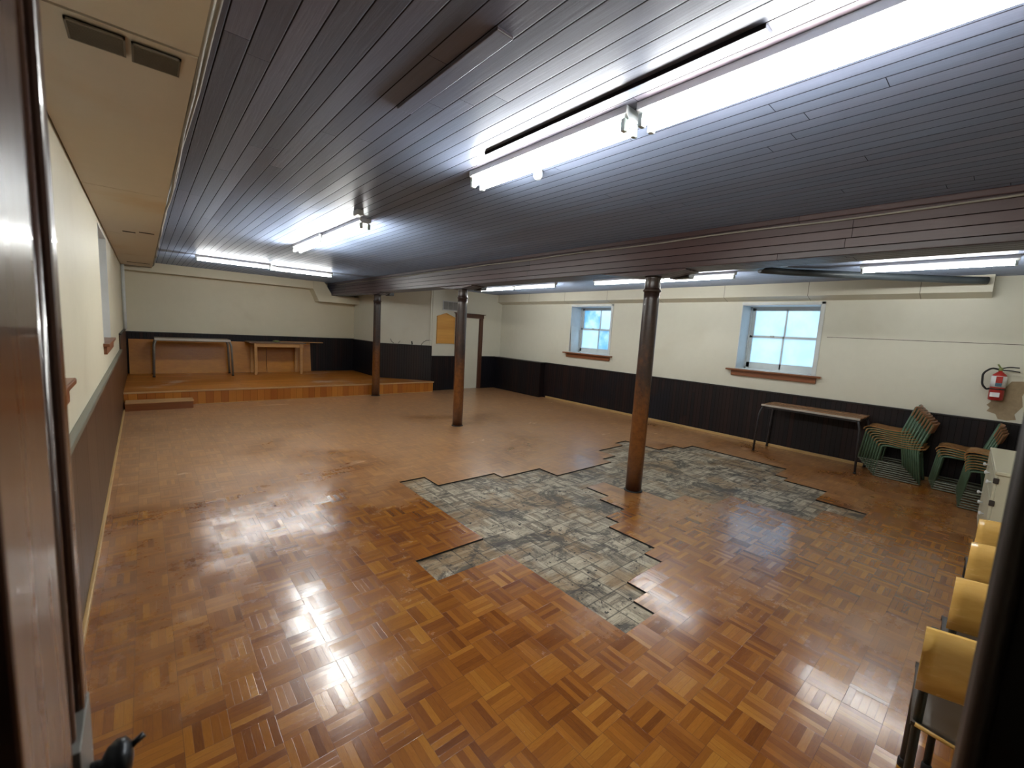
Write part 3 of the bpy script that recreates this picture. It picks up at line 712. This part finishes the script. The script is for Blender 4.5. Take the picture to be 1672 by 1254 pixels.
# ================================================================== DOORS
d1 = sempty('door_1')
box('door_leaf', 'doorwhite', (DOORX0, DOORX1, Y3+.02, Y3+.06, .005, DZ), d1)
for d in ((DOORX0-.12, DOORX0-.005, Y3-.025, Y3+.02, 0, DZ+.012), (DOORX1+.005, DOORX1+.10, Y3-.025, Y3+.02, 0, DZ+.012), (DOORX0-.13, DOORX1+.11, Y3-.032, Y3+.02, DZ+.012, DZ+.105)):
    box('casing', 'trim', d, d1, .004)
box('casing_cap', 'trim', (DOORX0-.17, DOORX1+.15, Y3-.055, Y3, DZ+.105, DZ+.125), d1, .004)
box('jamb_lining', 'trim', (DOORX1-.012, DOORX1+.006, Y3-.01, Y3+.06, 0, DZ+.01), d1); box('jamb_lining', 'trim', (DOORX0-.006, DOORX0+.012, Y3-.01, Y3+.06, 0, DZ+.01), d1)
# near door, open into the room beside the photographer
XDR = -.075; YE = .757
d2 = sempty('door_2')
bm = bm_new()
add_box(bm, XDR-.038, XDR, .415, .600, .01, 2.08, .003)
add_box(bm, XDR-.038, XDR, -.10, .02, .01, 2.08, .003)
for z0, z1 in ((.01, .25), (1.95, 2.08)): add_box(bm, XDR-.038, XDR, .02, .415, z0, z1)
obj('door_frame', bm, 'darkdoor', d2)
box('door_panel', 'jamb', (XDR-.030, XDR-.014, .015, .42, .2, 2.0), d2)
box('rebate', 'jamb', (XDR-.038, XDR-.009, .598, YE-.02, .01, 2.08), d2)
box('edge_strip', 'darkdoor', (XDR-.038, XDR, YE-.040, YE, .01, 2.08), d2, .005)
for y in (.630, .668):
    bm = bm_new(); add_tube(bm, [(XDR-.009, y, .02), (XDR-.009, y, 2.07)], .006, 12); obj('bead_moulding', bm, 'darkdoor', d2)
bm = bm_new(); add_box(bm, XDR-.009, XDR+.002, .645, .752, .84, 1.085, .0015); pl = obj('lock_plate', bm, 'plate', d2)
bm = bm_new(); add_lathe(bm, [(.010, XDR+.003), (.010, XDR+.008), (.0085, XDR+.013), (.019, XDR+.019), (.0245, XDR+.028), (.0235, XDR+.037), (.016, XDR+.043), (.004, XDR+.045)], .705, 1.003, 24, axis='X'); kn = obj('door_knob', bm, 'iron', d2)
bm = bm_new(); add_tube(bm, [(XDR+.040, .709, 1.010), (XDR+.056, .713, 1.018)], .0042, 10); obj('knob_pin', bm, 'iron', kn)
# dark jamb at the photographer's right
jb = sempty('trim_4')
bm = bm_new(); add_prism(bm, [(.60, YN-.1), (.60, -.034), (.606, -.0165), (.75, -.0165), (.75, YN-.1)], 'Z', 0, ZC); obj('jamb', bm, 'jamb', jb)
bm = bm_new(); add_tube(bm, [(.603, -.024, 0), (.603, -.024, ZC)], .0085, 12); obj('jamb_bead', bm, 'jambedge', jb)

# ================================================================== WINDOWS
def window_right(name, y0, y1, blue):
    w = sempty(name); z0, z1 = 1.20, 2.275; xf = XR+.365
    # sash and frame set deep in the opening
    bm = bm_new()
    for d in ((xf-.02, xf+.05, y0, y0+.035, z0, z1), (xf-.02, xf+.05, y1-.035, y1, z0, z1), (xf-.02, xf+.05, y0, y1, z1-.03, z1), (xf-.02, xf+.05, y0, y1, z0, z0+.03)): add_box(bm, *d)
    obj('window_frame', bm, 'winpaint', w)
    ym = (y0+y1)/2; zm = (z0+z1)/2+.02
    for k, (a, b, xs) in enumerate(((z0+.03, zm+.02, xf-.012), (zm-.015, z1-.03, xf+.016))):
        bm = bm_new(); bt = .085 if k == 0 else .035; tp = .035 if k == 0 else .045
        for d in ((y0+.035, y0+.085, a, b), (y1-.085, y1-.035, a, b), (y0+.035, y1-.035, a, a+bt), (y0+.035, y1-.035, b-tp, b), (ym-.011, ym+.011, a, b)): add_box(bm, xs, xs+.028, *d)
        sh = obj('sash', bm, 'winpaint', w)
        for q, (c, e) in enumerate(((y0+.085, ym-.011), (ym+.011, y1-.085))):
            m = 'paneblue' if (k, q) in blue else 'pane'
            bm = bm_new(); add_box(bm, xs+.012, xs+.016, c, e, a+bt, b-tp); obj('pane', bm, m, sh)
    bm = bm_new(); add_box(bm, xf-.03, xf-.01, ym+.14, ym+.20, zm+.005, zm+.028, .004); obj('sash_lock', bm, 'edgemetal', w)
    # painted lining of the deep opening
    bm = bm_new()
    for d in ((XR-.004, xf-.02, y1-.012, y1+.0, z0, z1), (XR-.004, xf-.02, y0, y0+.012, z0, z1), (XR-.004, xf-.02, y0, y1, z1-.012, z1), (XR-.004, xf-.02, y0, y1, z0, z0+.008)): add_box(bm, *d)
    obj('reveal_lining', bm, 'reveal', w)
    bm = bm_new()
    for d in ((XR-.012, XR+.002, y0-.045, y0, z0, z1+.035), (XR-.012, XR+.002, y0-.045, y1, z1, z1+.035)): add_box(bm, *d, bev=.002)
    obj('casing', bm, 'winpaint', w)
    bm = bm_new(); add_box(bm, XR-.075, XR+.02, y0-.12, y1+.13, z0-.028, z0-.001, .005); obj('window_sill', bm, 'capdark' if 0 else 'sillwood', w)
    bm = bm_new(); add_box(bm, XR-.030, XR+.002, y0-.06, y1+.05, z0-.115, z0-.028, .003); obj('apron', bm, 'sillwood', w)
    return w
w1 = window_right('window_1', 1.935, 3.06, ())
w2 = window_right('window_2', 5.73, 6.88, {(1, 1), (0, 0)})
bm = bm_new()   # insulation board tilted against the far reveal of the second window
P8 = [(XR+.02, 6.84, 1.21), (XR+.30, 6.86, 1.21), (XR+.18, 6.80, 1.78), (XR-.06, 6.80, 1.82)]
vs = [bm.verts.new(p) for p in P8]; f = bm.faces.new(vs); r = bmesh.ops.extrude_face_region(bm, geom=[f])
for v in [g for g in r['geom'] if isinstance(g, bmesh.types.BMVert)]: v.co += Vector((0, -.012, 0))
bmesh.ops.recalc_face_normals(bm, faces=bm.faces)
tag(obj('draught_board', bm, 'winpaint'), 'white board leaning inside the window nearer the white door', 'board')
def window_left(name, y0, y1):
    w = sempty(name); z0, z1 = 1.255, 2.40; xf = XL-.34; ym = (y0+y1)/2; zm = (z0+z1)/2
    bm = bm_new()
    for d in ((y0, y0+.07, z0, z1), (y1-.07, y1, z0, z1), (y0, y1, z0, z0+.09), (y0, y1, z1-.07, z1), (ym-.012, ym+.012, z0, z1), (y0, y1, zm-.02, zm+.02)): add_box(bm, xf-.04, xf, *d)
    obj('sash', bm, 'winpaint', w)
    bm = bm_new(); add_box(bm, xf-.024, xf-.020, y0+.05, y1-.05, z0+.05, z1-.05); obj('pane', bm, 'winpaint', w)  # opaque white board added in place of glass to keep daylight out
    bm = bm_new()
    for d in ((y1-.012, y1, z0, z1), (y0, y0+.012, z0, z1), (y0, y1, z1-.012, z1)): add_box(bm, xf, XL+.003, *d)
    obj('reveal_lining', bm, 'reveal', w)
    bm = bm_new(); add_box(bm, XL-.10, XL+.045, y0-.12, y1+.03, z0-.028, z0+.002, .006); obj('window_sill', bm, 'sillwood', w)
    bm = bm_new(); add_box(bm, XL-.002, XL+.025, y0-.06, y1-.04, z0-.105, z0-.028, .003); obj('apron', bm, 'sillwood', w)
window_left('window_3', 1.75, 2.90); window_left('window_4', 5.80, 6.98)

# ================================================================== LIGHTS
def fixture(label, loc, rotz, L, group='fluorescent strip lights', n=2, drop=0.):
    t = thing('strip_light', label, 'light', loc, rotz, group)
    hw = .055 if n == 2 else .035
    bm = bm_new(); add_prism(bm, [(-hw, 0), (hw, 0), (hw, -.030), (hw*.55, -.048), (-hw*.55, -.048), (-hw, -.030)], 'Y', -L/2, L/2); obj('housing', bm, 'fix', t)
    for x in ((-.036, .036) if n == 2 else (0.,)):
        bm = bm_new(); add_tube(bm, [(x, -L/2+.035, -.074), (x, L/2-.035, -.074)], .0165, 14)
        obj('tube', bm, 'tubes', t)
        for s in (-1, 1):
            bm = bm_new(); add_box(bm, x-.015, x+.015, s*(L/2-.030), s*(L/2-.008), -.098, -.045, .004); obj('lampholder', bm, 'socket', t)
    return t
ZL = ZC-.001
fixture('bright two-tube strip light hanging nearest overhead, cut by the frame', (1.655, .575, ZL), 0, 1.16)
fixture('two-tube strip light joined end to end beyond the overhead one', (1.64, 1.775, ZL), 0, 1.16)
fixture('two-tube strip light halfway to the stage, end nearer the door', (1.625, 4.68, ZL), 0, 1.13)
fixture('two-tube strip light halfway to the stage, end nearer the stage', (1.60, 5.84, ZL), 0, 1.13)
fixture('single strip light crossing before the stage, nearer the left wall', (1.26, 9.10, ZL), math.pi/2-.05, 1.12, n=1)
fixture('single strip light crossing before the stage, nearer the beam', (2.40, 9.22, ZL), math.pi/2-.05, 1.12, n=1)
fixture('strip light behind the beam, nearest the white door', (5.98, 7.60, ZL), 0, 1.2, n=1)
fixture('strip light behind the beam, second from the white door', (5.96, 6.38, ZL), 0, 1.2, n=1)
fixture('strip light behind the beam, seen left of the nearest column', (6.0, 4.32, ZL), 0, 1.16, n=1)
fixture('strip light behind the beam, seen right of the nearest column', (6.08, 3.14, ZL), 0, 1.16, n=1)
fixture('strip light in the far right bay above the long table', (6.20, .66, ZL), 0, 1.18, n=1)
bm = bm_new(); add_tube(bm, fillet([(1.95, 9.2, ZC-.02), (2.1, 9.5, ZC-.06), (2.5, 9.6, ZC-.055), (2.7, 9.35, ZC-.02)], .2, 6), .008, 8)
tag(obj('hanging_cable', bm, 'blackcable'), 'black cable drooping beside the crosswise strip lights near the stage', 'cable')
bm = bm_new(); add_box(bm, 1.44, 1.50, 3.84, 3.94, ZC-.05, ZC, .008); tag(obj('junction_box', bm, 'fix'), 'small pale junction box on the dark ceiling boards', 'junction box')
bm = bm_new(); add_lathe(bm, [(.028, ZC), (.028, ZC-.035), (.018, ZC-.05), (.006, ZC-.052)], 1.86, 2.02, 16); tag(obj('lamp_holder', bm, 'fix'), 'small pale ceiling fitting beside the joined overhead strip lights', 'fitting')

# ================================================================== VENTS, PLAQUE, EXTINGUISHER, PIPE
def grille(name, label, x0, x1, y0, y1, z, mat, n):
    t = thing(name, label, 'vent', ((x0+x1)/2, (y0+y1)/2, z))
    a, b = (x1-x0)/2, (y1-y0)/2
    bm = bm_new(); add_box(bm, -a, a, -b, b, -.004, -.001); obj('backing', bm, 'ventdark', t)
    bm = bm_new()
    for d in ((-a, a, -b, -b+.008), (-a, a, b-.008, b), (-a, -a+.006, -b, b), (a-.006, a, -b, b)): add_box(bm, *d, -.009, -.001)
    obj('frame', bm, mat, t)
    bm = bm_new()
    for k in range(n): y = -b+.012+(2*b-.024)*k/(n-1); add_box(bm, -a+.005, a-.005, y-.0018, y+.0018, -.008, -.003)
    obj('slats', bm, mat, t)
grille('ceiling_vent', 'brown slatted vent in the cream bulkhead, half next to the left wall', -.150, -.012, 1.955, 2.085, ZB1-.004, 'ventdark', 14)
grille('ceiling_vent', 'brown slatted vent in the cream bulkhead, half next to the dark ceiling', .002, .130, 1.965, 2.10, ZB1-.004, 'ventdark', 14)
t = thing('wall_vent', 'white vent grille in three sections high on the far wall', 'vent', (5.98, Y3, 2.16))
bm = bm_new(); add_box(bm, -.235, .235, -.012, -.001, -.12, .12, .003); obj('frame', bm, 'fix', t)
for k in (-1, 0, 1):
    bm = bm_new()
    for q in range(11): add_box(bm, k*.145-.062+q*.0124-.003, k*.145-.062+q*.0124+.003, -.018, -.012, -.098, .098)
    obj('louvre', bm, 'ventgrey', t)
t = thing('wooden_plaque', 'light wooden board with a pointed top hung on the far wall', 'plaque', (5.855, Y3, 1.20))
bm = bm_new(); add_prism(bm, [(-.25, 0), (.25, 0), (.25, .665), (0, .745), (-.25, .675)], 'Y', -.028, -.002); obj('board', bm, 'plaque', t)
bm = bm_new(); add_prism(bm, [(-.265, .668), (0, .752), (.265, .658), (.265, .672), (0, .772), (-.265, .684)], 'Y', -.038, -.002); add_box(bm, -.262, -.248, -.034, -.002, -.01, .68); add_box(bm, .248, .262, -.034, -.002, -.01, .67); obj('edge_frame', bm, 'plaque', t)
# fire extinguisher on the window wall
t = thing('fire_extinguisher', 'red fire extinguisher with white label and black hose on the window wall', 'fire extinguisher', (XR-.085, .07, 1.13))
bm = bm_new(); add_lathe(bm, [(.055, 0), (.062, .008), (.062, .27), (.055, .30), (.03, .325), (.018, .335), (.018, .345)], 0, 0, 28); obj('cylinder', bm, 'red', t)
bm = bm_new(); add_lathe(bm, [(.0635, .155), (.0635, .285)], 0, 0, 28); obj('instruction_label', bm, 'white', t)
bm = bm_new()
for a, b, m in ((.20, .28, 'r'), (.165, .198, 'b')): pass
add_box(bm, -.0665, -.058, -.030, .022, .205, .282, .002); obj('red_label_block', bm, 'red', t)
bm = bm_new(); add_box(bm, -.0665, -.058, -.030, .022, .165, .203, .002); obj('blue_label_block', bm, 'blue', t)
bm = bm_new(); add_box(bm, -.066, -.058, -.028, .050, .040, .092, .002); obj('inspection_tag', bm, 'white', t)
bm = bm_new(); add_lathe(bm, [(.016, .340), (.020, .35), (.020, .375), (.010, .385)], 0, 0, 16); add_tube(bm, [(0, .0, .375), (0, .028, .42)], .008, 8); obj('valve', bm, 'brass', t)
bm = bm_new(); add_tube(bm, fillet([(0, 0, .37), (0, -.06, .395), (0, -.14, .392)], .03), .007, 8); add_tube(bm, fillet([(0, 0, .355), (0, -.08, .355), (0, -.15, .345)], .03), .006, 8); obj('handle', bm, 'iron', t)
bm = bm_new(); add_tube(bm, fillet([(0, .01, .36), (-.01, .07, .375), (-.02, .135, .31), (-.02, .125, .17), (-.01, .085, .12), (0, .062, .13)], .05, 6), .010, 10); obj('hose', bm, 'rubber', t)
bm = bm_new(); add_box(bm, .05, .085, -.03, .03, .05, .33, .003); add_lathe(bm, [(.066, .125), (.066, .14)], 0, 0, 24); obj('wall_bracket', bm, 'rust', t)
bm = bm_new(); add_tube(bm, fillet([(XL+.032, 11.30, 1.215), (XL+.032, 11.30, 2.455)], .1), .028, 14); tag(obj('corner_pipe', bm, 'winpaint'), 'white vertical pipe near the corner at the left end of the stage', 'pipe')
